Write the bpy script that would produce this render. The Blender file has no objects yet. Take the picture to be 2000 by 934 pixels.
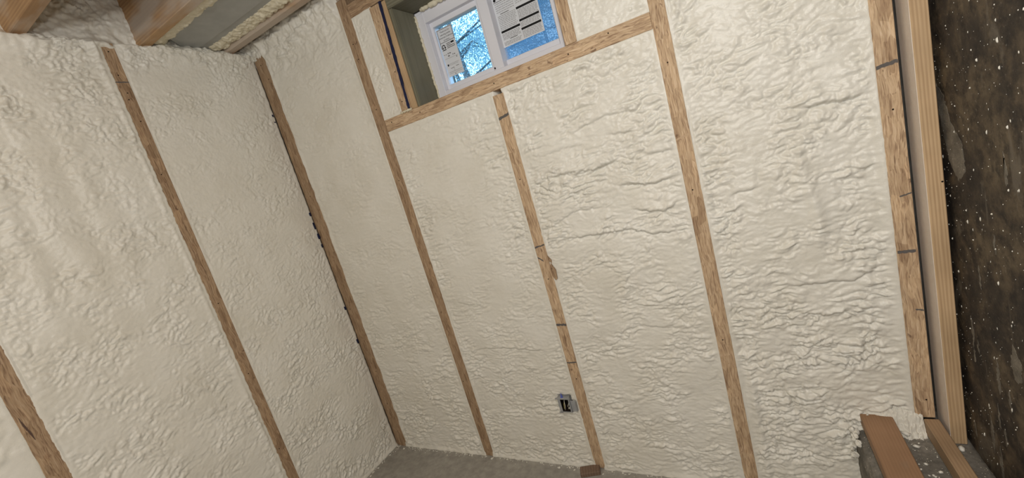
import bpy, bmesh, math, random
import numpy as np
from mathutils import Vector, Matrix

scn = bpy.context.scene
COL = scn.collection
PI = math.pi

# ------------------------------------------------------------------ camera
cam_d = bpy.data.cameras.new('camera')
cam_d.sensor_fit = 'HORIZONTAL'; cam_d.sensor_width = 36.0
cam_d.lens = 818.0 / 2000 * 36.0
cam_d.clip_start = 0.02; cam_d.clip_end = 200
cam = bpy.data.objects.new('camera', cam_d); COL.objects.link(cam)
yaw, pitch, roll = (math.radians(a) for a in (-29.707, -10.337, -16.051))
fw = Vector((math.sin(yaw)*math.cos(pitch), math.cos(yaw)*math.cos(pitch), math.sin(pitch)))
rt = fw.cross(Vector((0, 0, 1))).normalized(); up = rt.cross(fw)
r2 = math.cos(roll)*rt + math.sin(roll)*up
u2 = -math.sin(roll)*rt + math.cos(roll)*up
M = Matrix((r2, u2, -fw)).transposed().to_4x4()
M.translation = Vector((2.0206, -1.5066, 1.4432))
cam.matrix_world = M
scn.camera = cam

# ------------------------------------------------------------------ sky (daylight, seen blue beside the warm lamps)
world = bpy.data.worlds.new('sky'); scn.world = world; world.use_nodes = True
bg = world.node_tree.nodes['Background']
bg.inputs[0].default_value = (0.38, 0.69, 1.0, 1); bg.inputs[1].default_value = 3.4

# ------------------------------------------------------------------ unseen lamps (behind and above the camera), the far one added as fill
def lamp(name, loc, power, radius, color):
    d = bpy.data.lights.new(name, 'POINT'); d.energy = power; d.shadow_soft_size = radius; d.color = color
    o = bpy.data.objects.new(name, d); o.location = loc; COL.objects.link(o); return o
lamp('work_lamp', (2.10, -1.75, 1.52), 22, 0.05, (1.0, 0.985, 0.96))
lamp('ceiling_bulb', (2.05, -1.50, 2.02), 37, 0.06, (1.0, 0.985, 0.95))
lamp('fill_lamp', (1.80, -3.0, 1.95), 46, 0.08, (1.0, 0.96, 0.88))  # unseen lamp added far back to fill the room with light

scn.view_settings.view_transform = 'Standard'; scn.view_settings.look = 'None'
scn.view_settings.exposure = -0.05; scn.view_settings.gamma = 1.0; scn.view_settings.use_curve_mapping = False

# ------------------------------------------------------------------ numpy noise
rng = np.random.RandomState(7)
PERM = rng.permutation(256); PERM = np.concatenate([PERM, PERM])
ANG = rng.rand(256) * 2 * np.pi; GX = np.cos(ANG); GY = np.sin(ANG)
def pn(x, y):
    xi = np.floor(x).astype(np.int64); yi = np.floor(y).astype(np.int64)
    xf = x - xi; yf = y - yi; xi &= 255; yi &= 255
    u = xf*xf*xf*(xf*(xf*6-15)+10); v = yf*yf*yf*(yf*(yf*6-15)+10)
    def g(a, b, dx, dy):
        h = PERM[PERM[(xi+a) & 255] + ((yi+b) & 255)]
        return GX[h]*dx + GY[h]*dy
    n0 = g(0, 0, xf, yf)*(1-u) + g(1, 0, xf-1, yf)*u
    n1 = g(0, 1, xf, yf-1)*(1-u) + g(1, 1, xf-1, yf-1)*u
    return (n0*(1-v) + n1*v) * 1.5
def fbm(x, y, o=3):
    s = 0; a = 1; t = 0
    for i in range(o):
        s = s + a*pn(x + i*17.3, y + i*9.1); t += a; a *= .5; x = x*2; y = y*2
    return s / t
def sst(a, b, x):
    t = np.clip((x-a)/(b-a), 0, 1); return t*t*(3-2*t)

# ------------------------------------------------------------------ materials
MATS = {}
class NT:
    def __init__(s, name):
        s.m = bpy.data.materials.new(name); s.m.use_nodes = True; s.t = s.m.node_tree
        s.b = s.t.nodes['Principled BSDF']; s.out = s.t.nodes['Material Output']
    def n(s, typ, **kw):
        nd = s.t.nodes.new(typ)
        for k, v in kw.items():
            if k.startswith('_'): setattr(nd, k[1:], v)
        for k, v in kw.items():
            if k.startswith('_'): continue
            key = int(k[1:]) if k[0] == 'i' and k[1:].isdigit() else k.replace('__', ' ')
            sock = nd.inputs[key]
            if hasattr(v, 'is_output'): s.t.links.new(v, sock)
            else: sock.default_value = v
        return nd
    def link(s, a, b): s.t.links.new(a, b)
    def obj(s, rnd=True):
        c = s.n('ShaderNodeTexCoord').outputs['Object']
        if not rnd: return c
        r = s.n('ShaderNodeObjectInfo').outputs['Random']
        k = s.n('ShaderNodeMath', _operation='MULTIPLY', i0=r, i1=37.0).outputs[0]
        return s.n('ShaderNodeVectorMath', _operation='ADD', i0=c, i1=k).outputs[0]
    def mapv(s, v, scale=(1, 1, 1), rot=(0, 0, 0)):
        return s.n('ShaderNodeMapping', Vector=v, Scale=scale, Rotation=rot).outputs[0]
    def noise(s, v, scale, detail=4, rough=.55, dist=0):
        return s.n('ShaderNodeTexNoise', Vector=v, Scale=scale, Detail=detail, Roughness=rough, Distortion=dist).outputs[0]
    def ramp(s, f, stops, interp='LINEAR'):
        r = s.n('ShaderNodeValToRGB', Fac=f); e = r.color_ramp.elements; r.color_ramp.interpolation = interp
        while len(e) < len(stops): e.new(.5)
        for el, (p, c) in zip(e, stops):
            el.position = p; el.color = (*c, 1) if len(c) == 3 else c
        return r.outputs[0]
    def mix(s, f, a, b, mode='MIX'):
        nd = s.t.nodes.new('ShaderNodeMix'); nd.data_type = 'RGBA'; nd.blend_type = mode
        for i, v in ((0, f), (6, a), (7, b)):
            if hasattr(v, 'is_output'): s.t.links.new(v, nd.inputs[i])
            else: nd.inputs[i].default_value = v if i == 0 else (*v[:3], 1)
        return nd.outputs[2]
    def bump(s, h, strength=.3, dist=.002):
        b = s.n('ShaderNodeBump', Strength=strength, Distance=dist, Height=h)
        s.link(b.outputs[0], s.b.inputs['Normal'])
    def col(s, c):
        if hasattr(c, 'is_output'): s.link(c, s.b.inputs['Base Color'])
        else: s.b.inputs['Base Color'].default_value = (*c, 1)
    def done(s, rough=.7, spec=.4, metal=0):
        s.b.inputs['Roughness'].default_value = rough
        s.b.inputs['Specular IOR Level'].default_value = spec
        s.b.inputs['Metallic'].default_value = metal
        return s.m

def mat_foam(name='spray_foam', base=(.785, .763, .695), rough=.36):
    m = NT(name); c = m.obj(False)
    n1 = m.noise(c, 5, 3); n2 = m.noise(c, 60, 3); n3 = m.noise(c, 420, 2)
    d = tuple(x*.90 for x in base)
    cc = m.ramp(n1, [(.3, (d[0], d[1]*.985, d[2]*.95)), (.7, base)])
    cc = m.mix(m.ramp(n2, [(.45, (0, 0, 0)), (.75, (.35, .35, .35))]), cc, (.84, .81, .74))
    m.col(cc)
    h = m.n('ShaderNodeMath', _operation='MULTIPLY_ADD', i0=n3, i1=.22, i2=n2).outputs[0]
    n4 = m.noise(m.mapv(c, (1, 1, 1.7)), 75, 3, .55, 1.4)
    r4 = m.n('ShaderNodeMath', _operation='ABSOLUTE', i0=m.n('ShaderNodeMath', _operation='SUBTRACT', i0=n4, i1=.5).outputs[0]).outputs[0]
    h = m.n('ShaderNodeMath', _operation='MULTIPLY_ADD', i0=r4, i1=1.3, i2=h).outputs[0]
    m.bump(h, .20, .0045)
    return m.done(rough, .42)

def mat_osb(name='strand_lumber', tint=(1, 1, 1)):
    m = NT(name); c = m.obj()
    warp = m.n('ShaderNodeTexNoise', Vector=c, Scale=9.0, Detail=2.0).outputs['Color']
    cw = m.n('ShaderNodeVectorMath', _operation='MULTIPLY_ADD', i0=warp, i1=(.022, .022, .022), i2=c).outputs[0]
    cell = m.n('ShaderNodeTexVoronoi', Vector=m.mapv(cw, (55, 55, 15)), Scale=1.0)
    sel = m.n('ShaderNodeSeparateColor', Color=cell.outputs['Color'])
    def strand(a, off):
        v = m.mapv(cw, (260, 260, 17), (0, a, 0))
        return m.noise(v, 1.0, 3, .6, .4)
    s1, s2, s3 = strand(.15, 0), strand(.85, 1), strand(-.75, 2)
    t1 = m.n('ShaderNodeMath', _operation='GREATER_THAN', i0=sel.outputs[0], i1=.45).outputs[0]
    t2 = m.n('ShaderNodeMath', _operation='GREATER_THAN', i0=sel.outputs[0], i1=.74).outputs[0]
    s = m.mix(t1, s1, s2); s = m.mix(t2, s, s3)
    base = m.ramp(s, [(.28, (.25, .16, .098)), (.42, (.44, .305, .195)), (.55, (.57, .415, .265)), (.75, (.70, .545, .39))])
    shade = m.ramp(sel.outputs[1], [(0, (.74, .70, .67)), (.10, (.88, .86, .84)), (.35, (.97, .96, .95)), (.7, (1, 1, 1)), (1, (1.10, 1.08, 1.05))])
    cc = m.mix(1.0, base, shade, 'MULTIPLY')
    spots = m.ramp(m.noise(m.mapv(c, (1, 1, .6)), 42, 3), [(.69, (0, 0, 0)), (.73, (.75, .75, .75))])
    cc = m.mix(spots, cc, (.16, .09, .055))
    fl = m.ramp(m.noise(m.mapv(cw, (120, 120, 10), (0, .3, 0)), 1, 2), [(.66, (0, 0, 0)), (.69, (.6, .6, .6))])
    cc = m.mix(fl, cc, (.17, .10, .06))
    cc = m.mix(1.0, cc, tint, 'MULTIPLY')
    m.col(cc); m.bump(s, .5, .002)
    return m.done(.72, .25)

def mat_wood(name, light, dark, rot=(0, 0, 0), overspray=None, ring_w=.5, ring_s=26.0):
    m = NT(name); c = m.obj()
    v = m.mapv(c, (1, 1, .055), rot)
    ring = m.n('ShaderNodeTexWave', Vector=v, Scale=ring_s, Distortion=2.8, Detail=2.0, _wave_type='BANDS', _bands_direction='X')
    ring.inputs['Detail Scale'].default_value = 1.6
    g = m.noise(m.mapv(c, (260, 260, 7), rot), 1, 3)
    f = m.n('ShaderNodeMath', _operation='MULTIPLY_ADD', i0=g, i1=.6, i2=m.n('ShaderNodeMath', _operation='MULTIPLY', i0=ring.outputs['Fac'], i1=ring_w).outputs[0]).outputs[0]
    cc = m.ramp(f, [(.25, light), (.85, dark)])
    big = m.ramp(m.noise(c, 7, 2), [(.35, (.86, .84, .80)), (.65, (1.05, 1.03, 1))])
    cc = m.mix(1.0, cc, big, 'MULTIPLY')
    if overspray:
        w = m.ramp(m.noise(m.mapv(c, (1, 1, .35), rot), overspray[0], 4), [(overspray[1], (0, 0, 0)), (overspray[1]+.12, (.8, .8, .8))])
        cc = m.mix(w, cc, overspray[2] if len(overspray) > 2 else (.66, .58, .48))
    m.col(cc); m.bump(g, .25, .001)
    return m.done(.68, .3)

def mat_concrete(name, c0, c1, c2, scale=4, speck=None, rough=.85):
    m = NT(name); c = m.obj(False)
    n = m.noise(c, scale, 8, .62); n2 = m.noise(c, scale*9, 4, .6)
    cc = m.ramp(n, [(.32, c0), (.5, c1), (.68, c2)])
    cc = m.mix(m.ramp(n2, [(.35, (.45, .45, .45)), (.65, (0, 0, 0))]), cc, tuple(x*.6 for x in c0))
    if speck:
        vo = m.n('ShaderNodeTexVoronoi', Vector=c, Scale=speck[0], Randomness=1.0)
        sp = m.n('ShaderNodeSeparateColor', Color=vo.outputs['Color']).outputs[0]
        lim = m.n('ShaderNodeMath', _operation='MULTIPLY', i0=m.n('ShaderNodeMath', _operation='POWER', i0=sp, i1=speck[2]).outputs[0], i1=speck[1]).outputs[0]
        on = m.n('ShaderNodeMath', _operation='LESS_THAN', i0=vo.outputs['Distance'], i1=lim).outputs[0]
        cc = m.mix(on, cc, (.62, .58, .48))
    m.col(cc); m.bump(m.mix(.5, n, n2), .5, .006)
    return m.done(rough, .3)

def mat_plain(name, c, rough=.5, spec=.4, metal=0, nscale=0):
    m = NT(name)
    if nscale:
        n = m.noise(m.obj(), nscale, 4)
        m.col(m.ramp(n, [(.3, tuple(x*.82 for x in c)), (.7, c)]))
    else: m.col(c)
    return m.done(rough, spec, metal)

FOAM = mat_foam()
FOAM_Y = mat_foam('cut_foam', (.75, .69, .53), .6)
OSB = mat_osb()
OSB_D = mat_osb('darker_strand_lumber', (.71, .68, .66))  # same strand lumber with a darker tint
JOIST = mat_wood('joist_fir', (.50, .325, .175), (.34, .195, .105), overspray=(5.0, .46, (.54, .48, .42)), ring_w=.32)
BOARD = mat_wood('brown_board', (.37, .225, .135), (.28, .165, .098), overspray=(14, .60, (.30, .22, .15)), ring_w=.22, ring_s=40.0)
PINE = mat_wood('pale_pine', (.58, .42, .26), (.40, .265, .15), ring_s=42.0, ring_w=.40)
PLATE = mat_wood('dusty_plate', (.40, .28, .175), (.27, .175, .11), overspray=(16, .56, (.50, .44, .36)), ring_w=.25, ring_s=40.0)
TREAT = mat_wood('treated_lumber', (.20, .195, .145), (.13, .125, .09))
def mat_dark_wall():
    m = NT('damp_concrete'); c = m.obj(False)
    n = m.noise(c, 4.5, 9, .66, .3); n2 = m.noise(c, 30, 6, .7); n3 = m.noise(m.mapv(c, (1, 1, .4)), 11, 5, .6, .6)
    cc = m.ramp(n, [(.36, (.020, .017, .015)), (.46, (.050, .039, .029)), (.54, (.105, .079, .051)), (.66, (.17, .132, .085))])
    cc = m.mix(m.ramp(n2, [(.36, (.8, .8, .8)), (.56, (0, 0, 0))]), cc, (.014, .011, .010))
    cc = m.mix(m.ramp(n3, [(.60, (0, 0, 0)), (.68, (.55, .55, .55))]), cc, (.19, .165, .13))
    pit = m.ramp(m.noise(c, 120, 3, .6), [(.64, (0, 0, 0)), (.72, (.6, .6, .6))])
    cc = m.mix(pit, cc, (.21, .19, .165))
    m.col(cc); m.bump(m.mix(.5, n, n2), .7, .008); return m.done(.7, .3)
CONC_DARK = mat_dark_wall()
CONC_FLOOR = mat_concrete('slab_concrete', (.29, .275, .245), (.36, .34, .305), (.42, .40, .36), 3.0)
CONC_LEDGE = mat_concrete('ledge_concrete', (.13, .12, .105), (.20, .185, .16), (.32, .295, .255), 9, (190, .30, 3.0))
CONC_WALL = mat_concrete('poured_wall', (.16, .15, .135), (.22, .21, .19), (.28, .265, .24), 3)
SUBFLOOR = mat_plain('subfloor_panel', (.50, .38, .24), .8, .2, 0, 12)
METAL = mat_plain('galvanised_steel', (.40, .41, .42), .42, .5, .2, 30)
DUCT = mat_plain('grey_duct_sheet', (.42, .425, .405), .55, .45, 0, 14)
VINYL = mat_plain('white_vinyl', (.74, .745, .80), .38, .45)  # white, with the bluish tint of the daylight mixed into the colour
BLUE = mat_plain('blue_membrane', (.012, .016, .055), .55, .3)
BLUE2 = mat_plain('blue_plastic', (.10, .13, .42), .4, .4)
BLACK = mat_plain('black_ink', (.012, .012, .013), .7, .2)
INK = mat_plain('marker_ink', (.13, .12, .115), .8, .2, 0, 200)
PAPER = mat_plain('label_paper', (.68, .70, .735), .7, .2)
PAPER2 = mat_plain('grey_print', (.36, .36, .37), .7, .2)
HOLE = mat_plain('dark_hole', (.02, .014, .01), .9, .1)
WIRE = mat_plain('cream_wire', (.62, .58, .48), .5, .4)
YWIRE = mat_plain('yellow_wire', (.35, .28, .09), .5, .4)
BARK = mat_plain('bark', (.17, .17, .17), .9, .2, 0, 20)
GRASS = mat_plain('lawn', (.06, .09, .05), .9, .2, 0, 6)
def mat_glass():
    m = NT('window_glass')
    tr = m.n('ShaderNodeBsdfTransparent', Color=(.93, .96, .98, 1)); gl = m.n('ShaderNodeBsdfGlossy', Roughness=.02)
    fr = m.n('ShaderNodeFresnel', IOR=1.45)
    mx = m.n('ShaderNodeMixShader', Fac=fr.outputs[0], i1=tr.outputs[0], i2=gl.outputs[0])
    m.link(mx.outputs[0], m.out.inputs[0]); return m.m
GLASS = mat_glass()
def mat_thin(name, c, tc, k, transp=0):
    m = NT(name)
    d = m.n('ShaderNodeBsdfDiffuse', Color=(*c, 1)); t = m.n('ShaderNodeBsdfTranslucent', Color=(*tc, 1))
    mx = m.n('ShaderNodeMixShader', Fac=k, i1=d.outputs[0], i2=t.outputs[0]); o = mx.outputs[0]
    if transp:
        o = m.n('ShaderNodeMixShader', Fac=transp, i1=o, i2=m.n('ShaderNodeBsdfTransparent').outputs[0]).outputs[0]
    m.link(o, m.out.inputs[0]); return m.m
LEAF = [mat_thin('leaf_%d' % i, c, c, .5) for i, c in enumerate([(.26, .44, .52), (.36, .54, .62), (.22, .37, .40)])]  # blue of the daylight is put into the leaf colours
SCREEN = mat_thin('insect_screen_mesh', (.24, .36, .50), (.26, .42, .58), .6, .36)

# ------------------------------------------------------------------ object helpers
def link(name, me, mat, parent=None, loc=(0, 0, 0)):
    o = bpy.data.objects.new(name, me); COL.objects.link(o)
    if mat and not me.materials: me.materials.append(mat)
    o.location = loc
    if parent: o.parent = parent
    return o
def tag(o, label, cat, group=None):
    o['label'] = label; o['category'] = cat
    if group: o['group'] = group
    return o
def thing(name, label, cat, loc=(0, 0, 0), group=None):
    o = bpy.data.objects.new(name, None); COL.objects.link(o); o.location = loc
    o.empty_display_size = .05
    return tag(o, label, cat, group)
def struct(o): o['kind'] = 'structure'; return o
def bm_mesh(name, bm, smooth=False):
    me = bpy.data.meshes.new(name); bm.normal_update(); bm.to_mesh(me); bm.free()
    if smooth:
        for p in me.polygons: p.use_smooth = True
    return me
def add_box(bm, a, b, bev=0):
    x0, y0, z0 = a; x1, y1, z1 = b
    vs = [bm.verts.new(p) for p in ((x0,y0,z0),(x1,y0,z0),(x1,y1,z0),(x0,y1,z0),(x0,y0,z1),(x1,y0,z1),(x1,y1,z1),(x0,y1,z1))]
    fs = [bm.faces.new([vs[i] for i in f]) for f in ((0,3,2,1),(4,5,6,7),(0,1,5,4),(1,2,6,5),(2,3,7,6),(3,0,4,7))]
    if bev:
        es = list({e for f in fs for e in f.edges})
        bmesh.ops.bevel(bm, geom=es, offset=bev, segments=1, affect='EDGES')
def box(name, a, b, mat, parent=None, bev=0, origin=None):
    """box given in world coordinates (parent space if parented); origin at the centre of its base"""
    o = origin or ((a[0]+b[0])/2, (a[1]+b[1])/2, min(a[2], b[2]))
    bm = bmesh.new(); add_box(bm, [a[i]-o[i] for i in range(3)], [b[i]-o[i] for i in range(3)], bev)
    return link(name, bm_mesh(name, bm), mat, parent, o)
def tube(name, pts, rad, mat, parent=None, seg=6, rads=None):
    bm = bmesh.new(); rings = []
    P = [Vector(p) for p in pts]
    for i, p in enumerate(P):
        t = (P[min(i+1, len(P)-1)] - P[max(i-1, 0)]).normalized()
        a = t.orthogonal().normalized() if i == 0 else (a - t*a.dot(t)).normalized()
        b = t.cross(a); r = rads[i] if rads else rad
        rings.append([bm.verts.new(p + (a*math.cos(2*PI*k/seg) + b*math.sin(2*PI*k/seg))*r) for k in range(seg)])
    for A, B in zip(rings, rings[1:]):
        for k in range(seg): bm.faces.new((A[k], A[(k+1) % seg], B[(k+1) % seg], B[k]))
    bm.faces.new(rings[0][::-1]); bm.faces.new(rings[-1])
    return link(name, bm_mesh(name, bm, True), mat, parent)
def extrude_poly(name, pts, axis, d0, d1, mat, parent=None):
    """pts 2D polygon, extruded along axis (0,1,2)"""
    bm = bmesh.new()
    def mk(p, d): q = list(p); q.insert(axis, d); return bm.verts.new(q)
    A = [mk(p, d0) for p in pts]; B = [mk(p, d1) for p in pts]; n = len(pts)
    bm.faces.new(A); bm.faces.new(B[::-1])
    for i in range(n): bm.faces.new((A[i], B[i], B[(i+1) % n], A[(i+1) % n]))
    bmesh.ops.recalc_face_normals(bm, faces=bm.faces)
    return link(name, bm_mesh(name, bm), mat, parent)
def grid_mesh(name, P, mat, skirt=None, smooth=True):
    """P: (nu,nv,3) points; skirt: vector by which the rim is extended backwards into a closed body"""
    nu, nv = P.shape[:2]
    V = P.reshape(-1, 3); I = np.arange(nu*nv).reshape(nu, nv)
    F = np.stack([I[:-1, :-1], I[1:, :-1], I[1:, 1:], I[:-1, 1:]], -1).reshape(-1, 4)
    loops = F.ravel(); starts = np.arange(len(F))*4; tot = np.full(len(F), 4)
    if skirt is not None:
        rim = np.concatenate([I[:, 0], I[-1, 1:], I[-2::-1, -1], I[0, -2:0:-1]])
        R = V[rim].copy(); ax = int(np.argmax(np.abs(skirt[:3]))); R[:, ax] = skirt[3]
        k = len(V); V = np.concatenate([V, R]); nr = len(rim); j = np.arange(nr); j2 = (j+1) % nr
        S = np.stack([rim, k+j, k+j2, rim[j2]], -1)
        loops = np.concatenate([loops, S.ravel(), k+j[::-1]])
        starts = np.concatenate([starts, len(F)*4 + np.arange(nr)*4, [len(F)*4+nr*4]])
        tot = np.concatenate([tot, np.full(nr, 4), [nr]])
    me = bpy.data.meshes.new(name)
    me.vertices.add(len(V)); me.vertices.foreach_set('co', V.ravel().astype(np.float32))
    me.loops.add(len(loops)); me.loops.foreach_set('vertex_index', loops.astype(np.int32))
    me.polygons.add(len(starts)); me.polygons.foreach_set('loop_start', starts.astype(np.int32)); 
    me.polygons.foreach_set('use_smooth', np.full(len(starts), smooth))
    me.update(calc_edges=True); me.validate()
    return me

# ------------------------------------------------------------------ setting
H_CEIL = 2.57; XR = 2.49; YF = -4.2
box_f = box('floor', (-.3, YF-.2, -.15), (XR+.3, .35, 0), CONC_FLOOR); struct(box_f)
struct(box('ceiling', (-.35, YF-.2, H_CEIL), (XR+.3, .4, H_CEIL+.05), SUBFLOOR))
struct(box('wall_left', (-.35, YF-.2, 0), (-.12, .15, H_CEIL), CONC_WALL))
struct(box('wall_right', (XR, YF-.2, 0), (XR+.25, .35, H_CEIL), CONC_DARK))
struct(box('wall_front', (-.3, YF-.2, 0), (XR+.25, YF, H_CEIL), CONC_WALL))
WX0, WX1, WZ0, WZ1 = .905, 1.590, 1.755, 2.165
bm = bmesh.new()
for a, b in (((-.35, .15, 0), (WX0, .35, H_CEIL)), ((WX1, .15, 0), (XR+.25, .35, H_CEIL)),
             ((WX0, .15, 0), (WX1, .35, WZ0)), ((WX0, .15, WZ1), (WX1, .35, H_CEIL))): add_box(bm, a, b)
struct(link('wall_back', bm_mesh('wall_back', bm), CONC_WALL))
# raised concrete footing beside the right wall
def ledge():
    nu, nv = 60, 120
    prof = [(2.225, -.0), (2.222, .12), (2.222, .235), (2.230, .268), (2.25, .281), (2.32, .285), (2.40, .285), (2.489, .283)]
    px = np.interp(np.linspace(0, 1, nu), np.linspace(0, 1, len(prof)), [p[0] for p in prof])
    pz = np.interp(np.linspace(0, 1, nu), np.linspace(0, 1, len(prof)), [p[1] for p in prof])
    yy = np.linspace(.145, -1.3, nv)
    X, Y = np.meshgrid(px, yy, indexing='ij'); Z = np.repeat(pz[:, None], nv, 1)
    n = fbm((X+Z)*22, Y*22, 4)
    X = X + n*.008*(X < 2.24); Z = Z + n*.006*(Z > .2)
    o = link('trim_1', grid_mesh('footing_ledge', np.stack([X, Y, np.maximum(Z, 0)], -1), CONC_LEDGE, (0, 0, -1, 0.0)), CONC_LEDGE)
    return struct(o)
ledge()

# ------------------------------------------------------------------ studs
NAIL_ME = None
def nail(parent, p, axis='y', r=.0026):
    global NAIL_ME
    if NAIL_ME is None:
        bm = bmesh.new(); bmesh.ops.create_cone(bm, cap_ends=True, segments=8, radius1=1, radius2=.8, depth=1)
        NAIL_ME = bm_mesh('nail', bm); NAIL_ME.materials.append(HOLE)
    o = bpy.data.objects.new('nail', NAIL_ME); COL.objects.link(o); o.parent = parent
    o.location = Vector(p) - parent.location
    o.rotation_euler = (PI/2, 0, 0) if axis == 'y' else (0, PI/2, 0)
    o.scale = (r, r, .0012)
    return o
def mark(parent, x0, x1, z0, z1, tilt=0, w=.004, mat=None, axis='y', name='ink_mark'):
    """a pen line across the face of a stud"""
    bm = bmesh.new()
    n = 8; rnd = random.Random(int(z0*1000))
    top = []; bot = []
    for i in range(n+1):
        t = i/n; u = x0+(x1-x0)*t; v = z0+(z1-z0)*t + rnd.uniform(-.0008, .0008)
        top.append((u, v+w*.5*rnd.uniform(.6, 1.2))); bot.append((u, v-w*.5*rnd.uniform(.6, 1.2)))
    pts = bot + top[::-1]; px, py, pz = parent.location
    d = .0005
    if axis == 'y': q = [(a-px, -d-py, b-pz) for a, b in pts]; e = (0, d*1.5, 0)
    else: q = [(d-px, a-py, b-pz) for a, b in pts]; e = (-d*1.5, 0, 0)
    A = [bm.verts.new(p) for p in q]; B = [bm.verts.new(Vector(p)+Vector(e)) for p in q]
    bm.faces.new(A); bm.faces.new(B[::-1]); m_ = len(A)
    for i in range(m_): bm.faces.new((A[i], A[(i+1) % m_], B[(i+1) % m_], B[i]))
    return link(name, bm_mesh(name, bm), mat or INK, parent)
def stud(name, a, b, mat, label, cat='stud', group=None, bev=.0012):
    return tag(box(name, a, b, mat, None, bev), label, cat, group)
G = 'wall framing studs'
B1 = stud('wall_stud', (.642, 0, .0), (.697, .14, 2.29), OSB_D, 'strand lumber wall stud running up left of the window to the ceiling', group=G)
B2 = stud('wall_stud', (1.2525, 0, .004), (1.300, .14, 1.694), OSB, 'short strand lumber stud under the window, beside the electrical box', group=G)
B3 = stud('wall_stud', (1.8615, 0, 0), (1.909, .14, 2.29), OSB, 'tall strand lumber stud right of the window, at the end of the sill board', group=G)
B4 = stud('wall_stud', (2.380, 0, .338), (2.427, .14, 2.29), OSB, 'rightmost strand lumber stud on the foam wall with ink lines, beside the pale pine stud', group=G)
L1 = stud('wall_stud', (-.11, -.612, 0), (0, -.566, 2.297), OSB_D, 'strand lumber stud in the middle of the left foam wall', group=G)
L0 = stud('wall_stud', (-.11, -1.231, 0), (0, -1.180, 2.297), OSB_D, 'strand lumber stud at the lower left corner of the photo with a brown patch', group=G)
cp = thing('corner_post', 'doubled strand lumber post in the corner between the two foam walls', 'stud', (.04, 0, 0), G)
def wavy_board(name, x0, x1, y, z1, mat, parent):
    bm = bmesh.new(); n = 90; rows = []
    px, py, pz = parent.location
    for i in range(n+1):
        z = z1*i/n
        w = float(fbm(np.array([z*9+x0*50]), np.array([3.3]), 3)[0])*.004
        w2 = float(fbm(np.array([z*16+x1*70]), np.array([8.3]), 3)[0])*.005
        rows.append([bm.verts.new((q[0]-px, q[1]-py, z)) for q in ((x0+w, y), (x1+w2, y), (x1+w2, .14), (x0+w, .14))])
    for A, B in zip(rows, rows[1:]):
        for k in range(4): bm.faces.new((A[k], A[(k+1) % 4], B[(k+1) % 4], B[k]))
    bm.faces.new(rows[0][::-1]); bm.faces.new(rows[-1])
    return link(name, bm_mesh(name, bm), mat, parent)
wavy_board('stud', -.004, .026, .004, 2.272, OSB_D, cp)
wavy_board('stud', .024, .080, -.001, 2.276, OSB_D, cp)

# sill board, window-side studs and plates
sill = thing('window_sill_board', 'horizontal strand lumber sill board under the window between two studs', 'board', (1.28, 0, 1.71))
def hboard(name, x0, x1, y0, y1, z0, z1, mat, parent=None):
    """a board lying along x; its mesh is built upright and laid down so that the grain runs along it"""
    L = x1-x0
    bm = bmesh.new(); add_box(bm, (-(z1-z0)/2, -(y1-y0)/2, -L/2), ((z1-z0)/2, (y1-y0)/2, L/2), .0012)
    o = link(name, bm_mesh(name, bm), mat, parent)
    o.rotation_euler = (0, PI/2, 0)
    c = Vector(((x0+x1)/2, (y0+y1)/2, (z0+z1)/2))
    o.location = c - parent.location if parent else c
    return o
hboard('board', .698, 1.861, -.0005, .14, 1.7115, 1.7630, OSB, sill)
stud('jack_stud', (.807, 0, 1.764), (.862, .14, 2.20), OSB, 'strand lumber jack stud left of the window with a blue strip')
JL = bpy.data.objects['jack_stud']
stud('jack_stud', (1.577, -.001, 1.764), (1.620, .14, 2.20), OSB, 'short strand lumber jack stud touching the right side of the window')
JR = bpy.data.objects['jack_stud.001']
tag(hboard('header_block', .698, .905, .0, .13, 2.203, 2.258, OSB_D), 'short strand lumber header block above the narrow foam strip left of the window', 'board')
tag(hboard('header_block', .915, 1.861, .0, .13, 2.20, 2.255, OSB), 'strand lumber header running above the window, cut by the top edge', 'board')
tag(hboard('top_plate', .30, 2.42, .004, .14, 2.293, 2.345, JOIST), 'wooden top plate of the back wall at the ceiling', 'board')
tag(box('trimmer', (.8625, .003, 1.764), (.8945, .14, 2.199), PINE, None, .001), 'plain pine trimmer between the blue strip and the window recess', 'board')
# blue membrane edge
bm = bmesh.new()
n = 40; rows = []
for i in range(n+1):
    t = i/n; z = 1.766+t*.436; x = .851+t*.019
    w = .0062+.0011*random.Random(i).uniform(-1, 1)+.0006*math.sin(i*.7)
    rows.append([bm.verts.new((x+s*w-JL.location.x, yy-JL.location.y, z-JL.location.z)) for s, yy in ((-1, -.0022), (1, -.0022), (1, .002), (-1, .002))])
for A, B in zip(rows, rows[1:]):
    for k in range(4): bm.faces.new((A[k], A[(k+1) % 4], B[(k+1) % 4], B[k]))
bm.faces.new(rows[0][::-1]); bm.faces.new(rows[-1])
o = link('blue_strip', bm_mesh('blue_strip', bm), BLUE, JL); o['label'] = 'dark blue membrane edge'
# jamb boards around the window recess
tag(box('jamb_board', (.895, .006, 1.764), (.914, .149, 2.160), TREAT, None, .001), 'greenish treated jamb board on the left of the window recess', 'board')
tag(box('jamb_board', (1.582, .006, 1.764), (1.600, .149, 2.160), TREAT, None, .001), 'treated jamb board on the right of the window recess', 'board')
tag(hboard('jamb_board', .895, 1.600, .004, .149, 2.161, 2.199, TREAT), 'greenish treated head board above the window recess', 'board')

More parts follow.
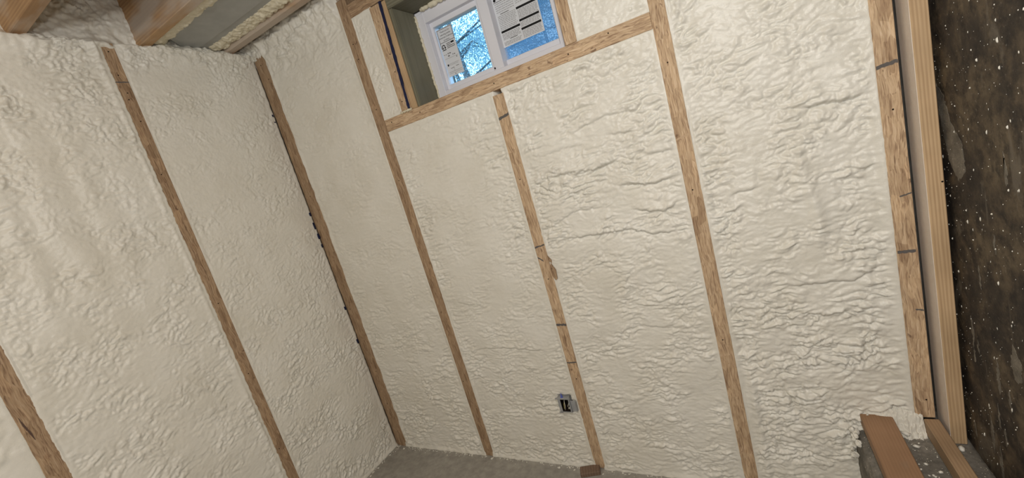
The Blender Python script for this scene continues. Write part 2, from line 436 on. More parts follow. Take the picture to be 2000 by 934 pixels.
# marks and nails
for x0, x1, z0, z1, w, p in ((1.253, 1.2995, 1.605, 1.614, .011, B2), (1.2535, 1.299, 1.073, 1.080, .007, B2), (1.254, 1.276, 1.030, 1.012, .007, B2),
        (1.2535, 1.299, .723, .721, .011, B2), (1.2535, 1.299, .542, .543, .006, B2), (2.381, 2.426, 1.409, 1.414, .010, B4), (2.382, 2.422, .886, .885, .010, B4),
        (2.408, 2.426, .704, .700, .005, B4), (2.400, 2.426, 1.050, 1.056, .004, B4)):
    mark(p, x0, x1, z0, z1, 0, w)
mark(L1, -.6115, -.5665, 2.1455, 2.1465, 0, .0045, None, 'x')
mark(L0, -1.222, -1.212, 1.090, 1.030, 0, .035, mat_plain('brown_stain', (.10, .06, .045), .8), 'x', 'stain')
mark(B3, 1.864, 1.907, 1.358, 1.366, 0, .006, mat_plain('pale_strand', (.52, .37, .24), .7), 'y', 'raised_strand')
for x, z, p in ((.664, 2.107, B1), (.666, 2.043, B1), (.668, 1.493, B1), (.656, .443, B1), (.672, 1.82, B1), (1.59, 1.807, JR), (1.882, 1.183, B3), (1.882, .626, B3), (1.884, 1.60, B3),
        (1.278, .463, B2), (1.275, .932, B2), (1.272, 1.36, B2), (2.41, .401, B4), (2.406, 1.292, B4), (.841, 2.002, JL), (.826, 1.808, JL), (.838, 1.93, JL)):
    nail(p, (x, -.0004, z))
for y, z in ((-.59, 2.263), (-.591, 2.173), (-.586, 2.104), (-.591, 2.078), (-.583, 1.992), (-.591, 1.774), (-.588, 1.2), (-.589, .858), (-.596, .471)):
    nail(L1, (.0004, y, z), 'x')
for x, z in ((1.726, 1.750), (1.274, 1.737), (.90, 1.74), (1.58, 1.735), (.735, 1.745)):
    nail(sill, (x, -.0010, z))
for x, z in ((.028, .895), (.05, .50), (.06, 2.16), (.045, 1.55), (.04, 2.235)): nail(cp, (x, -.0015, z))
# torn strand on the short stud
extrude_poly('torn_strand', [(1.2985-B2.location.x, .985-B2.location.z), (1.306-B2.location.x, 1.0-B2.location.z), (1.3205-B2.location.x, .968-B2.location.z), (1.3175-B2.location.x, .930-B2.location.z),
    (1.309-B2.location.x, .924-B2.location.z), (1.2985-B2.location.x, .945-B2.location.z)], 1, -.0035-B2.location.y, .0005-B2.location.y, OSB_D, B2)
extrude_poly('torn_strand', [(1.2985-B2.location.x, 1.035-B2.location.z), (1.313-B2.location.x, 1.012-B2.location.z), (1.311-B2.location.x, 1.000-B2.location.z), (1.2985-B2.location.x, 1.010-B2.location.z)], 1, -.003-B2.location.y, .0005-B2.location.y, OSB_D, B2)
# blue scraps of membrane along the corner post
def scrap(x, z, w, h, seed):
    r = random.Random(seed); n = 9
    pts = [(x-.04 + w*math.cos(2*PI*i/n)*r.uniform(.5, 1.1), z + h*math.sin(2*PI*i/n)*r.uniform(.5, 1.1)) for i in range(n)]
    o = extrude_poly('membrane_scrap', pts, 1, -.012, -.004, BLUE, cp); o['label'] = 'dark blue membrane scrap'
for i, (x, z, w, h) in enumerate(((.004, 1.335, .005, .020), (-.001, 1.395, .003, .022), (.001, 1.46, .0028, .010), (-.001, .905, .006, .013), (.0, .70, .004, .014), (-.004, 1.99, .0035, .014), (-.003, 1.96, .002, .010), (.003, 1.28, .002, .012))): scrap(x, z, w, h, i)

# ------------------------------------------------------------------ spray foam
def crease(h, u, v, pts, A=.012, Lu=.030, Ld=.018):
    p = np.array(pts); us = p[:, 0]
    wob = pn(u*38, v*0+us[0]*9)*.004 + pn(u*90, v*0+us[0]*5)*.0018
    c = np.interp(u, us, p[:, 1]) + wob
    L = us[-1]-us[0]
    env = sst(us[0]-.01, us[0]+.35*L, u) * (1-sst(us[-1]-.18*L, us[-1]+.012, u))
    s = v - c
    bulge = np.where(s > 0, np.exp(-s/Lu)*np.sqrt(sst(-.002, .013, s)), 0)
    cut = np.where(s <= 0, -.42*np.exp(s/Ld), 0)*sst(.004, -.002, s) - .10*np.exp(-(s/.004)**2)
    return h + A*env*(bulge + cut)

def foam(name, label, plane, u0, u1, v0, v1, amp, base=-.004, step=.0035, seed=0, su=.060, sv=.024, edge=.022, lip=-.0012,
         creases=(), extra=None, sides='lrtb', fine=1.0, tilt=0., flare=0, group='spray foam in the stud bays', mat=None, rag=.0022, big=.006, groove=.006):
    ext = .0055
    nu = max(8, int((u1-u0+2*ext)/step)+1); nv = max(8, int((v1-v0+2*ext)/step)+1)
    U, V = np.meshgrid(np.linspace(u0-ext, u1+ext, nu), np.linspace(v0-ext, v1+ext, nv), indexing='ij')
    su_ = seed*13.7
    a = U + tilt*V; b = V - tilt*U
    wx = fbm(a*9+su_, b*9, 3); wy = fbm(a*9+31+su_, b*9+7, 3)
    a = a + wx*.040; b = b + wy*.022
    def bil(s1, s2, k): 
        n = pn(a/s1+su_+k*5.1, b/s2+k*3.7); return np.sqrt(n*n+.0016)*1.6 - .5
    h = big*fbm(U*4.5+su_, V*4.0+2, 2)
    A = amp(U, V) if callable(amp) else np.full_like(U, amp)
    patch = .22 + 1.05*sst(-.38, .42, fbm(U*7+su_+50, V*8, 2))
    A = A*patch
    lum = .0090*bil(su, sv, 1) + .0070*bil(su*.47, sv*.50, 2) + .0036*bil(su*.24, sv*.30, 3)*fine + .0014*bil(su*.13, sv*.18, 4)*fine
    h = base + h + A*lum + .0009*fine*np.abs(pn(U/.013+su_+wx*1.5, V/.010+wy*1.5))*(.5+A)
    for c in creases:
        h = crease(h, U, V, *c) if isinstance(c, tuple) else crease(h, U, V, c)
    if extra is not None: h = h + extra(U, V)
    # contact with the framing
    def side(d, k, along):
        nonlocal h
        d = d + rag*fbm(along/.028+su_+k*11, along*0+k, 3)*1.6
        le = lip + .0016*fbm(along/.05+su_+k*7, d*0+k*3.3, 2) + .0008*pn(along/.012, d/.006+k)
        t = sst(.003, edge, d); h = le*(1-t) + h*t
        h = h - .0045*sst(0, .005, -d)
    if 'l' in sides: side(U-u0, 1, V)
    if 'r' in sides: side(u1-U, 2, V)
    if groove: h = h - groove*np.exp(-((U-u0-.0065+.0015*fbm(V*12+su_, V*0, 2))/.0022)**2)*sst(-.1, .25, fbm(V*4+su_+9, V*0, 2))
    if 'b' in sides: side(V-v0, 3, U)
    if 't' in sides: side(v1-V, 4, U)
    if flare: h = h + flare*np.exp(-(V-v0)/.03)*(1+.9*fbm(U*30+su_, V*30, 3))
    if plane == 'B': P = np.stack([U, -h, V], -1); sk = (0, 1, 0, .13)
    else: P = np.stack([h, U, V], -1); sk = (-1, 0, 0, -.10)
    o = link(name, grid_mesh(name, P, FOAM, sk), mat or FOAM)
    return tag(o, label, 'insulation', group)

FN = 'foam_insulation'
foam(FN, 'cream spray foam between the corner post and the tall stud left of the window', 'B', .076, .6425, 0, 2.36,
     lambda u, v: .30+.55*(1-sst(.2, 1.3, v))+.5*sst(2.12, 2.26, v), seed=1, creases=[], flare=.005, sides='lrb', base=-.004, su=.07, sv=.03,
     extra=lambda u, v: .034*sst(2.18, 2.34, v)*(1+.5*fbm(u*16, v*16, 3)) + .012*sst(2.1, 2.25, v)*fbm(u*22, v*26, 3), lip=-.0006)
foam(FN, 'cream foam bay under the window with the electrical box at its lower right', 'B', .6965, 1.2535, 0, 1.7105,
     lambda u, v: .35+.55*sst(1.06, 1.22, u)*sst(.9, 1.1, v)+.5*(1-sst(.72, .82, u))*sst(.9, 1.0, v)+.45*(1-sst(.4, .9, v)), seed=2, flare=.006,
     extra=lambda u, v: -.12*((u > 1.162) & (u < 1.2255) & (v > .299) & (v < .377)),
     creases=[([(.76, .617), (.90, .622), (1.0, .616), (1.177, .595)], .007), ([(.73, .876), (.93, .833)], .004)], lip=-.0012)
foam(FN, 'cream spray foam with long horizontal creases in the bay right of the electrical box', 'B', 1.2995, 1.862, 0, 1.7105,
     lambda u, v: .75+.35*sst(1.0, 1.2, v)-.35*np.exp(-((u-1.50)**2/.006+(v-1.60)**2/.004)), seed=3, flare=.006, base=-.002, big=.009,
     creases=[([(1.34, 1.335), (1.474, 1.338), (1.572, 1.326), (1.641, 1.336), (1.672, 1.352)], .017), ([(1.62, 1.257), (1.736, 1.235), (1.788, 1.233), (1.832, 1.238)], .015),
              ([(1.67, 1.158), (1.733, 1.137), (1.784, 1.129), (1.828, 1.150)], .015), ([(1.33, 1.088), (1.552, 1.083), (1.658, 1.083), (1.725, 1.052), (1.83, 1.051)], .014),
              ([(1.32, 1.13), (1.457, 1.19), (1.576, 1.183)], .007), ([(1.50, 1.47), (1.652, 1.50), (1.75, 1.493)], .008), ([(1.62, 1.44), (1.774, 1.414), (1.84, 1.424)], .008),
              ([(1.76, 1.334), (1.848, 1.33)], .010), ([(1.35, 1.42), (1.47, 1.43), (1.55, 1.425)], .005), ([(1.56, .79), (1.72, .77), (1.84, .775)], .005), ([(1.56, .70), (1.8, .672)], .005)])
foam(FN, 'narrow cream foam strip between the tall stud and the jack stud left of the window', 'B', .697, .808, 1.7635, 2.203, .45, seed=4, su=.03, sv=.02, step=.003)
foam(FN, 'small cream foam patch above the sill board right of the window', 'B', 1.6195, 1.862, 1.7635, 2.20, .65, seed=5, su=.045, sv=.022, step=.0035)
foam(FN, 'widest cream foam bay at the right with lumpy lower half and one deep crease', 'B', 1.9085, 2.381, 0, 2.29,
     lambda u, v: 1.0+.55*(1-sst(.5, .95, v))*sst(1.98, 2.1, u)+.35*(1-sst(1.93, 2.05, u))-.3*np.exp(-((u-2.12)/.08)**2)*sst(.75, .9, v), seed=6, base=-.005, edge=.03, big=.009, su=.062, sv=.027, flare=.004,
     creases=[([(2.17, 1.360), (2.262, 1.352), (2.313, 1.347), (2.356, 1.352)], .017), ([(2.27, 1.128), (2.352, 1.148)], .009), ([(2.08, .806), (2.187, .812), (2.264, .809), (2.33, .830)], .010),
              ([(1.98, 1.138), (2.065, 1.148)], .009), ([(2.06, .72), (2.2, .70), (2.33, .715)], .007), ([(2.02, .60), (2.15, .585), (2.3, .60)], .007)],
     extra=lambda u, v: .010*np.exp(-((u-2.20-.01*np.sin(v*14))/.018)**2)*sst(.9, 1.0, v)*(1-sst(1.18, 1.25, v)) + .008*np.exp(-((u-1.945)/.012)**2)*(1-sst(.45, .6, v)))
# left wall (u is y, running towards the camera)
foam(FN, 'finely rippled cream foam on the left wall between corner post and middle stud', 'L', -.5665, -.004, 0, 2.29, 
     lambda u, v: .42+.22*(1-sst(.5, 1.4, v))+.5*sst(2.15, 2.27, v), seed=7, su=.040, sv=.030, tilt=.5, base=-.004, flare=.004, sides='lrb', fine=1.7,
     extra=lambda u, v: .010*sst(2.2, 2.29, v)*(1+fbm(u*20, v*20, 2)))
foam(FN, 'cream spray foam with glossy vertical ripples between the two studs of the left wall', 'L', -1.1805, -.6115, 0, 2.29,
     lambda u, v: .60+.35*sst(1.7, 2.1, v), seed=8, su=.050, sv=.032, tilt=.45, base=.001, fine=1.4, step=.0038, big=.008, sides='lrb', lip=.0014,
     extra=lambda u, v: .005*np.sin((u+.05*fbm(u*5, v*3, 2))*52)*np.exp(-((v-1.65)/.35)**2)*np.exp(-((u+.95)/.2)**2) + .006*np.exp(-((u+.628)/.012)**2) + .012*sst(2.2, 2.29, v)*(1+fbm(u*20, v*20, 2)))
foam(FN, 'cream spray foam left of the lowest left stud, at the edge of the photo', 'L', -2.2, -1.2305, 0, 2.29, .6, seed=9, su=.055, sv=.035, tilt=.3, base=.001, step=.008, sides='r', lip=.0006)
# foam in the floor joist pockets above the left wall
foam(FN, 'rough cream foam packed along the rim above the left wall between the ceiling joists', 'L', -1.7, .12, 2.25, 2.60,
     .9, seed=10, su=.035, sv=.03, base=-.040, step=.0042, sides='', big=.014,
     extra=lambda u, v: .046*(1-sst(2.275, 2.345, v+.035*fbm(u*11, v*9, 3)))*(1+.35*fbm(u*22, v*22, 3)) + .012*fbm(u*30, v*30, 3)
        - .05*(1-sst(2.252, 2.285, v+.016*fbm(u*26+5, v*5, 3))))
foam(FN, 'lumpy foam pocket at the top of the corner under the last ceiling joist', 'B', -.08, .085, 2.272, 2.45, .9, seed=12, su=.03, sv=.022, base=.002, sides='', big=.012,
     extra=lambda u, v: .030*sst(2.29, 2.36, v)*(1+.5*fbm(u*18, v*18, 3)) + .010*fbm(u*35, v*35, 3))
bmc = bmesh.new(); rc = random.Random(4)
for k in range(9):
    rr = rc.uniform(.012, .026); m_ = Matrix.Translation((rc.uniform(-.03, .03), rc.uniform(-.035, .05), 2.29+rc.uniform(-.02, .07))) @ Matrix.Diagonal((rr, rr, rr*.8, 1))
    bmesh.ops.create_icosphere(bmc, subdivisions=3, radius=1, matrix=m_)
for v_ in bmc.verts:
    q = v_.co; f_ = float(fbm(np.array([q.x*60+q.z*30]), np.array([q.y*60-q.z*40]), 3)[0]); v_.co += Vector((.008*f_, -.006*f_, .005*f_))
tag(link('foam_clump', bm_mesh('foam_clump', bmc, True), FOAM), 'rough foam clump at the top of the corner post under the ceiling', 'insulation', 'spray foam in the stud bays')

# ------------------------------------------------------------------ ceiling joists (running away from the left wall) and duct
ZJ = 2.305
def joist(y0, y1, z0, label, mat=JOIST):
    L0_, L1_ = -.09, 3.0*.8
    bm = bmesh.new(); add_box(bm, (-(H_CEIL-z0)/2, -(y1-y0)/2, -(L1_-L0_)/2), ((H_CEIL-z0)/2, (y1-y0)/2, (L1_-L0_)/2), .002)
    o = link('ceiling_joist', bm_mesh('ceiling_joist', bm), mat); o.rotation_euler = (0, PI/2, 0)
    o.location = ((L0_+L1_)/2, (y0+y1)/2, (z0+H_CEIL)/2)
    return tag(o, label, 'joist', 'ceiling joists')
joist(-.838, -.797, ZJ, 'ceiling joist at the upper left corner of the photo, leftmost of the three')
joist(-.468, -.427, ZJ, 'ceiling joist with a knot and foam overspray, between the leftmost joist and the grey duct')
joist(-.121, -.082, ZJ, 'ceiling joist right of the grey duct, running next to the back wall')
# grey duct between two joists
def duct():
    prof = [(-.392, 2.44), (-.392, 2.345), (-.380, 2.328), (-.225, 2.322), (-.222, 2.326), (-.185, 2.326), (-.176, 2.334), (-.176, 2.44)]
    xs = np.linspace(-.03, 2.4, 40); P = np.zeros((len(xs), len(prof), 3))
    for i, x in enumerate(xs):
        for j, (y, z) in enumerate(prof):
            e = max(0, .05-x)/.05
            P[i, j] = (x, y + (.03*e*e if y < -.3 else 0), z + .001*math.sin(x*9+y*20))
    P = P[:, ::-1]
    o = link('air_duct', grid_mesh('air_duct', P, DUCT, (0, 0, 1, 2.45), False), DUCT)
    tag(o, 'flat grey sheet duct running between two ceiling joists', 'duct')
duct()
# foam squeezed along both sides of the duct
def duct_foam(y0, y1, zfun, label, seed):
    xs = np.linspace(-.02, 1.3, 330); ys = np.linspace(y0, y1, 26)
    X, Y = np.meshgrid(xs, ys, indexing='ij'); t = (Y-y0)/(y1-y0)
    Z = zfun(t) + .012*fbm(X*22+seed, Y*22, 3) + .006*fbm(X*60, Y*60+seed, 2) + .004*np.abs(pn(X*45, Y*45))
    P = np.stack([X, Y, Z], -1)[:, ::-1]
    o = link(FN, grid_mesh(FN, P, FOAM_Y, (0, 0, 1, 2.5)), FOAM_Y); tag(o, label, 'insulation', 'spray foam in the stud bays')
duct_foam(-.426, -.350, lambda t: 2.314+.030*t**4, 'ragged yellowish foam strip between the knotty joist and the left side of the grey duct', 3)
duct_foam(-.190, -.120, lambda t: 2.325-.008*np.sin(t*3.1)-.002*t, 'lumpy yellowish foam strip along the right side of the grey duct', 9)

# ------------------------------------------------------------------ window
win = bpy.data.objects.new('window_1', None); COL.objects.link(win); win.location = (1.25, .15, 1.765)
win['kind'] = 'structure'; win['label'] = 'white vinyl sliding window with two paper labels on the glass'
def wbox(name, a, b, mat, par=win, bev=.002, off=(0, 0, 0)):
    w = Vector(win.location) + Vector(off)
    a = [a[i]-w[i] for i in range(3)]; b = [b[i]-w[i] for i in range(3)]
    bm = bmesh.new(); add_box(bm, a, b, bev); return link(name, bm_mesh(name, bm), mat, par, (0, 0, 0))
FX0, FX1, FZ0, FZ1 = .914, 1.584, 1.766, 2.158
def ring(name, x0, x1, z0, z1, w, y0, y1, mat, par=win, wb=None, wl=None, wr=None):
    wb = wb or w; wl = wl or w; wr = wr or w
    W = Vector(win.location); bm = bmesh.new()
    for a, b in (((x0, y0, z0), (x0+wl, y1, z1)), ((x1-wr, y0, z0), (x1, y1, z1)), ((x0+wl, y0, z0), (x1-wr, y1, z0+wb)), ((x0+wl, y0, z1-w), (x1-wr, y1, z1))):
        add_box(bm, Vector(a)-W, Vector(b)-W, .0015)
    return link(name, bm_mesh(name, bm), mat, par)
ring('outer_frame', FX0, FX1, FZ0, FZ1, .054, .150, .245, VINYL, wb=.047, wl=.043, wr=.068)
wbox('frame_lip', (FX0+.004, .1475, 2.146), (FX1-.004, .152, 2.1485), VINYL)
wbox('frame_lip', (1.545, .1465, 1.77), (1.549, .152, 2.15), VINYL)
wbox('frame_lip', (1.530, .1465, 1.77), (1.533, .152, 2.15), VINYL)
mull = wbox('meeting_stile', (1.217, .156, 1.812), (1.2625, .235, 2.106), VINYL)
sash = ring('sash', .9575, 1.218, 1.812, 2.105, .022, .176, .215, VINYL, wb=.024, wl=.014, wr=.018)
gl = wbox('glass_pane', (.968, .190, 1.834), (1.205, .194, 2.086), GLASS, bev=0)
gr = wbox('glass_pane', (1.258, .205, 1.811), (1.518, .209, 2.106), GLASS, bev=0)
wbox('glazing_stop', (1.504, .185, 1.814), (1.517, .215, 2.105), VINYL)
wbox('glazing_stop', (1.2625, .192, 1.812), (1.517, .215, 1.842), VINYL)
wbox('insect_screen', (1.26, .226, 1.812), (1.517, .2265, 2.106), SCREEN, bev=0)
wbox('sash_latch', (1.2195, .150, 1.818), (1.2235, .157, 1.824), HOLE, bev=0)

def flat(name, x0, x1, z0, z1, y, mat, par, th=.0003):
    return wbox(name, (x0, y-th, z0), (x1, y, z1), mat, par, 0)
def text_mesh(body, size, x, z, y, mat, par, align='CENTER', name='lettering'):
    c = bpy.data.curves.new('lettering', 'FONT'); c.body = body; c.size = size; c.align_x = align; c.extrude = .0001; c.space_line = 1.0
    c.resolution_u = 2
    t = bpy.data.objects.new('tmp', c); COL.objects.link(t)
    dg = bpy.context.evaluated_depsgraph_get(); me = bpy.data.meshes.new_from_object(t.evaluated_get(dg))
    bpy.data.objects.remove(t)
    me.materials.clear(); o = link(name, me, mat, par)
    o.rotation_euler = (PI/2, 0, 0); W = Vector(win.location); o.location = (x-W.x, y-W.y, z-W.z); return o
# left paper label
def bars(name, rects, y, mat, par):
    W = Vector(win.location); bm = bmesh.new()
    for x0, x1, z0, z1 in rects: add_box(bm, Vector((x0, y-.0002, z0))-W, Vector((x1, y, z1))-W)
    return link(name, bm_mesh(name, bm), mat, par)
YL = .1896
lab = flat('paper_label', .9735, 1.056, 1.868, 2.070, YL, PAPER, win); lab['label'] = 'white paper label on the left pane'
yl = YL-.0004
bars('border', [(.976, 1.0545, 2.0655, 2.0672), (.976, 1.0545, 2.012, 2.0137), (.976, .9777, 1.990, 2.067), (1.0530, 1.0545, 2.012, 2.067)], yl, BLACK, lab)
for i, s in enumerate(('Thank you for', 'selecting quality', 'American Craftsman', 'products.')):
    text_mesh(s, .0088, 1.0155, 2.0530-i*.0118, yl-.0001, BLACK, lab)
# arch logo, heading and small print
Wv = Vector(win.location)
arch = [(.980+.0095+.0085*math.cos(a), 1.996+.0085*math.sin(a)) for a in np.linspace(-1.15, PI+1.15, 18)]
arch += [(.980+.0095+.0048*math.cos(a), 1.996+.0050*math.sin(a)) for a in np.linspace(PI+1.15, -1.15, 18)]
extrude_poly('logo', [(x-Wv.x, z-Wv.z) for x, z in arch], 1, yl-.0002-Wv.y, yl-Wv.y, BLACK, lab)
bars('logo_base', [(.9795, .9865, 1.987, 1.992), (.9925, .9995, 1.987, 1.992), (.9795, .9995, 1.9805, 1.984), (1.030, 1.047, 1.999, 2.006), (.982, .9895, 1.913, 1.921)], yl, BLACK, lab)
rp = random.Random(3)
rects = []
for r_ in range(4): rects.append((1.006, 1.028 if r_ < 2 else 1.048, 1.9985-r_*.0062+.004, 1.9995-r_*.0062+.0055))
for zc in (1.961, 1.951, 1.937):
    x = .979
    while x < 1.045:
        w = rp.uniform(.002, .010)
        if rp.random() < .55: rects.append((x, x+w, zc, zc+rp.uniform(.0015, .005)))
        x += w + rp.uniform(.002, .006)
rects += [(.978, 1.052, 1.944, 1.9447), (.992, 1.045, 1.919, 1.9198), (.992, 1.040, 1.914, 1.9148), (1.012, 1.0128, 1.887, 1.905), (.981, 1.052, 1.886, 1.8869), (.981, 1.052, 1.880, 1.8807), (.995, 1.012, 1.900, 1.902), (1.024, 1.040, 1.903, 1.905), (1.010, 1.013, 1.872, 1.877)]
bars('small_print', rects, yl, INK, lab)
# right paper label: instruction sheet with black bars
YR = .2046
lab2 = flat('paper_label', 1.262, 1.452, 1.892, 2.100, YR, PAPER, win); lab2['label'] = 'large printed instruction sheet on the right pane'
yr = YR-.0004
for x0, x1, z in ((1.357, 1.447, 2.013), (1.358, 1.447, 1.9655), (1.358, 1.447, 1.9325), (1.269, 1.357, 1.952)):
    b = bars('heading_bar', [(x0, x1, z-.0042, z+.0042)], yr, BLACK, lab2)
rects = []
for x0, x1, zs in ((1.270, 1.352, (2.06, 2.052, 2.044, 2.036, 2.028, 2.012, 2.006, 2.0, 1.994, 1.988, 1.982, 1.975, 1.968, 1.962, 1.942, 1.937, 1.932, 1.927, 1.922, 1.910, 1.905, 1.900)),
                   (1.360, 1.446, (2.06, 2.053, 2.046, 2.039, 2.032, 2.004, 1.999, 1.994, 1.989, 1.984, 1.979, 1.974, 1.957, 1.952, 1.947, 1.942, 1.924, 1.919, 1.914, 1.909, 1.904, 1.899))):
    for z in zs:
        x = x0
        while x < x1-.004:
            w = rp.uniform(.004, .016); rects.append((x, min(x+w, x1), z-.0013, z+.0013)); x += w+.0022
bars('small_print', rects, yr, PAPER2, lab2)
bars('small_heading', [(1.285, 1.325, 2.018, 2.0205), (1.300, 1.335, 1.9165, 1.919), (1.266, 1.34, 2.066, 2.068)], yr, INK, lab2)
extrude_poly('logo', [(1.274+.006*math.cos(a)-Wv.x, 2.076+.006*math.sin(a)-Wv.z) for a in np.linspace(0, 2*PI, 12)[:-1]], 1, yr-.0002-Wv.y, yr-Wv.y, BLACK, lab2)
# foam bead sealing the window
def bead(pts, rad, label, seed):
    r = random.Random(seed); P = []; R = []
    for (a, b) in zip(pts, pts[1:]):
        n = max(3, int((Vector(b)-Vector(a)).length/.006))
        for i in range(n): 
            t = i/n; P.append(Vector(a).lerp(Vector(b), t)+Vector((r.uniform(-1, 1), r.uniform(-1, 1), r.uniform(-1, 1)))*.0018); R.append(rad*r.uniform(.6, 1.35))
    o = tube('foam_bead', P, rad, FOAM_Y, None, 7, R); tag(o, label, 'foam bead', 'foam sealing beads around the window')
bead([(.918, .147, 1.77), (.917, .147, 2.15)], .0055, 'yellowish foam bead sealing the left side of the window frame', 1)
bead([(.955, .141, 2.157), (1.10, .138, 2.154), (1.30, .14, 2.155), (1.57, .145, 2.155)], .010, 'thick lumpy foam bead along the top of the window frame', 2)
bead([(.803, -.003, 1.7655), (.862, -.004, 1.7645), (.868, -.006, 1.772)], .0045, 'small foam blob at the foot of the blue strip', 5)

# ------------------------------------------------------------------ electrical box
EB = thing('electrical_box', 'open metal electrical box in the foam beside the short stud', 'electrical box', (1.195, 0, .305))
def ebx(name, a, b, mat, par=EB, bev=.0005, rot=None):
    w = EB.location; bm = bmesh.new(); add_box(bm, [a[i]-w[i] for i in range(3)], [b[i]-w[i] for i in range(3)], bev)
    return link(name, bm_mesh(name, bm), mat, par)
ex0, ex1, ez0, ez1, ey0, ey1 = 1.165, 1.2225, .302, .374, -.016, .05
ebx('side', (ex0, ey0, ez0), (ex0+.002, ey1, ez1), METAL)
ebx('side', (ex1-.002, ey0, ez0), (ex1, ey1, ez1), METAL)
ebx('side', (ex0, ey0, ez1-.002), (ex1, ey1, ez1), METAL)
ebx('side', (ex0, ey0, ez0), (ex1, ey1, ez0+.002), METAL)
ebx('back', (ex0, ey1-.002, ez0), (ex1, ey1, ez1), HOLE)  # near-black, so the shade inside the box is painted on
ebx('rim', (ex1-.006, ey0-.001, ez0), (ex1, ey0+.003, ez1), METAL)
ebx('rim', (ex0-.004, ey0-.002, ez1-.006), (ex1+.003, ey0+.004, ez1+.001), METAL)
ebx('ear', (ex0-.010, ey0-.001, ez1-.006), (ex0, ey0+.001, ez1+.001), METAL)
ebx('ear', (ex0-.006, ey0-.001, ez0-.004), (ex0+.012, ey0+.001, ez0+.003), METAL)
ebx('bracket', (ex1, ey0+.006, ez0+.003), (ex1+.024, ey0+.008, ez0+.056), METAL)
ebx('bracket', (ex1+.022, ey0+.006, ez0+.003), (ex1+.025, .01, ez0+.050), METAL)
E0 = EB.location
def ep(*p): return [Vector(q)-E0 for q in p]
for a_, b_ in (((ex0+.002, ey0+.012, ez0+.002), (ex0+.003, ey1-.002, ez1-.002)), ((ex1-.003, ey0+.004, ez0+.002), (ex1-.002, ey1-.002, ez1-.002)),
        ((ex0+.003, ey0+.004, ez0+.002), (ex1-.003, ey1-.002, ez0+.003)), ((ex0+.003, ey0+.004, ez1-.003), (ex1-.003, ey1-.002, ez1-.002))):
    ebx('inner_shade', a_, b_, HOLE, bev=0)  # thin near-black sheets added to stand in for shade inside the box
ebx('flange', (ex0, ey0-.001, ez0), (ex0+.013, ey0+.001, ez1-.006), METAL)
tube('wire', ep((1.188, .04, .366), (1.188, .0, .350), (1.190, -.006, .330), (1.186, -.008, .308)), .0016, WIRE, EB)
tube('wire', ep((1.20, .042, .36), (1.204, .01, .335), (1.200, .0, .322), (1.195, .01, .312)), .0016, WIRE, EB)
tube('wire', ep((1.176, .042, .345), (1.177, .01, .325), (1.180, .0, .308)), .0018, YWIRE, EB)
ebx('wire_nut', (1.197, .004, .3045), (1.204, .011, .311), WIRE)
bm = bmesh.new(); bmesh.ops.create_cone(bm, cap_ends=True, segments=5, radius1=.0075, radius2=.001, depth=.022)
o = link('blue_tab', bm_mesh('blue_tab', bm), BLUE2, EB, Vector((1.187, -.010, .385))-E0); o['label'] = 'blue plastic tab sticking out of the top'

# ------------------------------------------------------------------ lumber at lower right
def yboard(name, x0, x1, y0, y1, z0, z1, mat, label):
    L = y1-y0; bm = bmesh.new(); add_box(bm, (-(x1-x0)/2, -(z1-z0)/2, -L/2), ((x1-x0)/2, (z1-z0)/2, L/2), .002)
    o = link(name, bm_mesh(name, bm), mat); o.rotation_euler = (PI/2, 0, 0); o.location = ((x0+x1)/2, (y0+y1)/2, (z0+z1)/2)
    return tag(o, label, 'board')
pb = yboard('floor_board', 2.243, 2.324, -1.25, .004, .302, .340, BOARD, 'brown board lying on the concrete footing, its end against the foam wall')
nail(pb, (2.296, -.085, .3403), 'z'); bpy.data.objects[pb.name].children[0].rotation_euler = (PI/2, 0, 0)
yboard('bottom_plate', 2.398, 2.434, -1.25, -.004, .288, .337, PLATE, 'dusty bottom plate on the footing, running along the dark concrete wall')
ps = tag(box('pine_stud', (2.4435, -.050, .288), (2.478, .039, H_CEIL-.002), PINE, None, .0015), 'pale pine stud standing against the dark concrete wall', 'stud', G)
bm = bmesh.new(); add_box(bm, (2.4425-ps.location.x, -.0475-ps.location.y, 0), (2.4436-ps.location.x, .039-ps.location.y, 2.26), 0)
o = link('overspray', bm_mesh('overspray', bm), mat_foam('dusty_overspray', (.80, .71, .63), .8), ps); o['label'] = 'foam overspray on the side of the stud'
nail(ps, (2.474, -.0504, 1.085))
for (x0, x1, z, w) in (): pass
# scrap block at the foot of the short stud
bm = bmesh.new(); add_box(bm, (-.045, -.024, 0), (.045, .024, .020), .002)
sb = tag(link('wood_scrap', bm_mesh('wood_scrap', bm), mat_wood('old_scrap', (.22, .15, .11), (.12, .08, .06), ring_w=.3), None, (1.236, -.030, .0)), 'small dark wood scrap on the floor at the foot of the short stud', 'wood scrap')
sb.rotation_euler = (0, 0, .35)

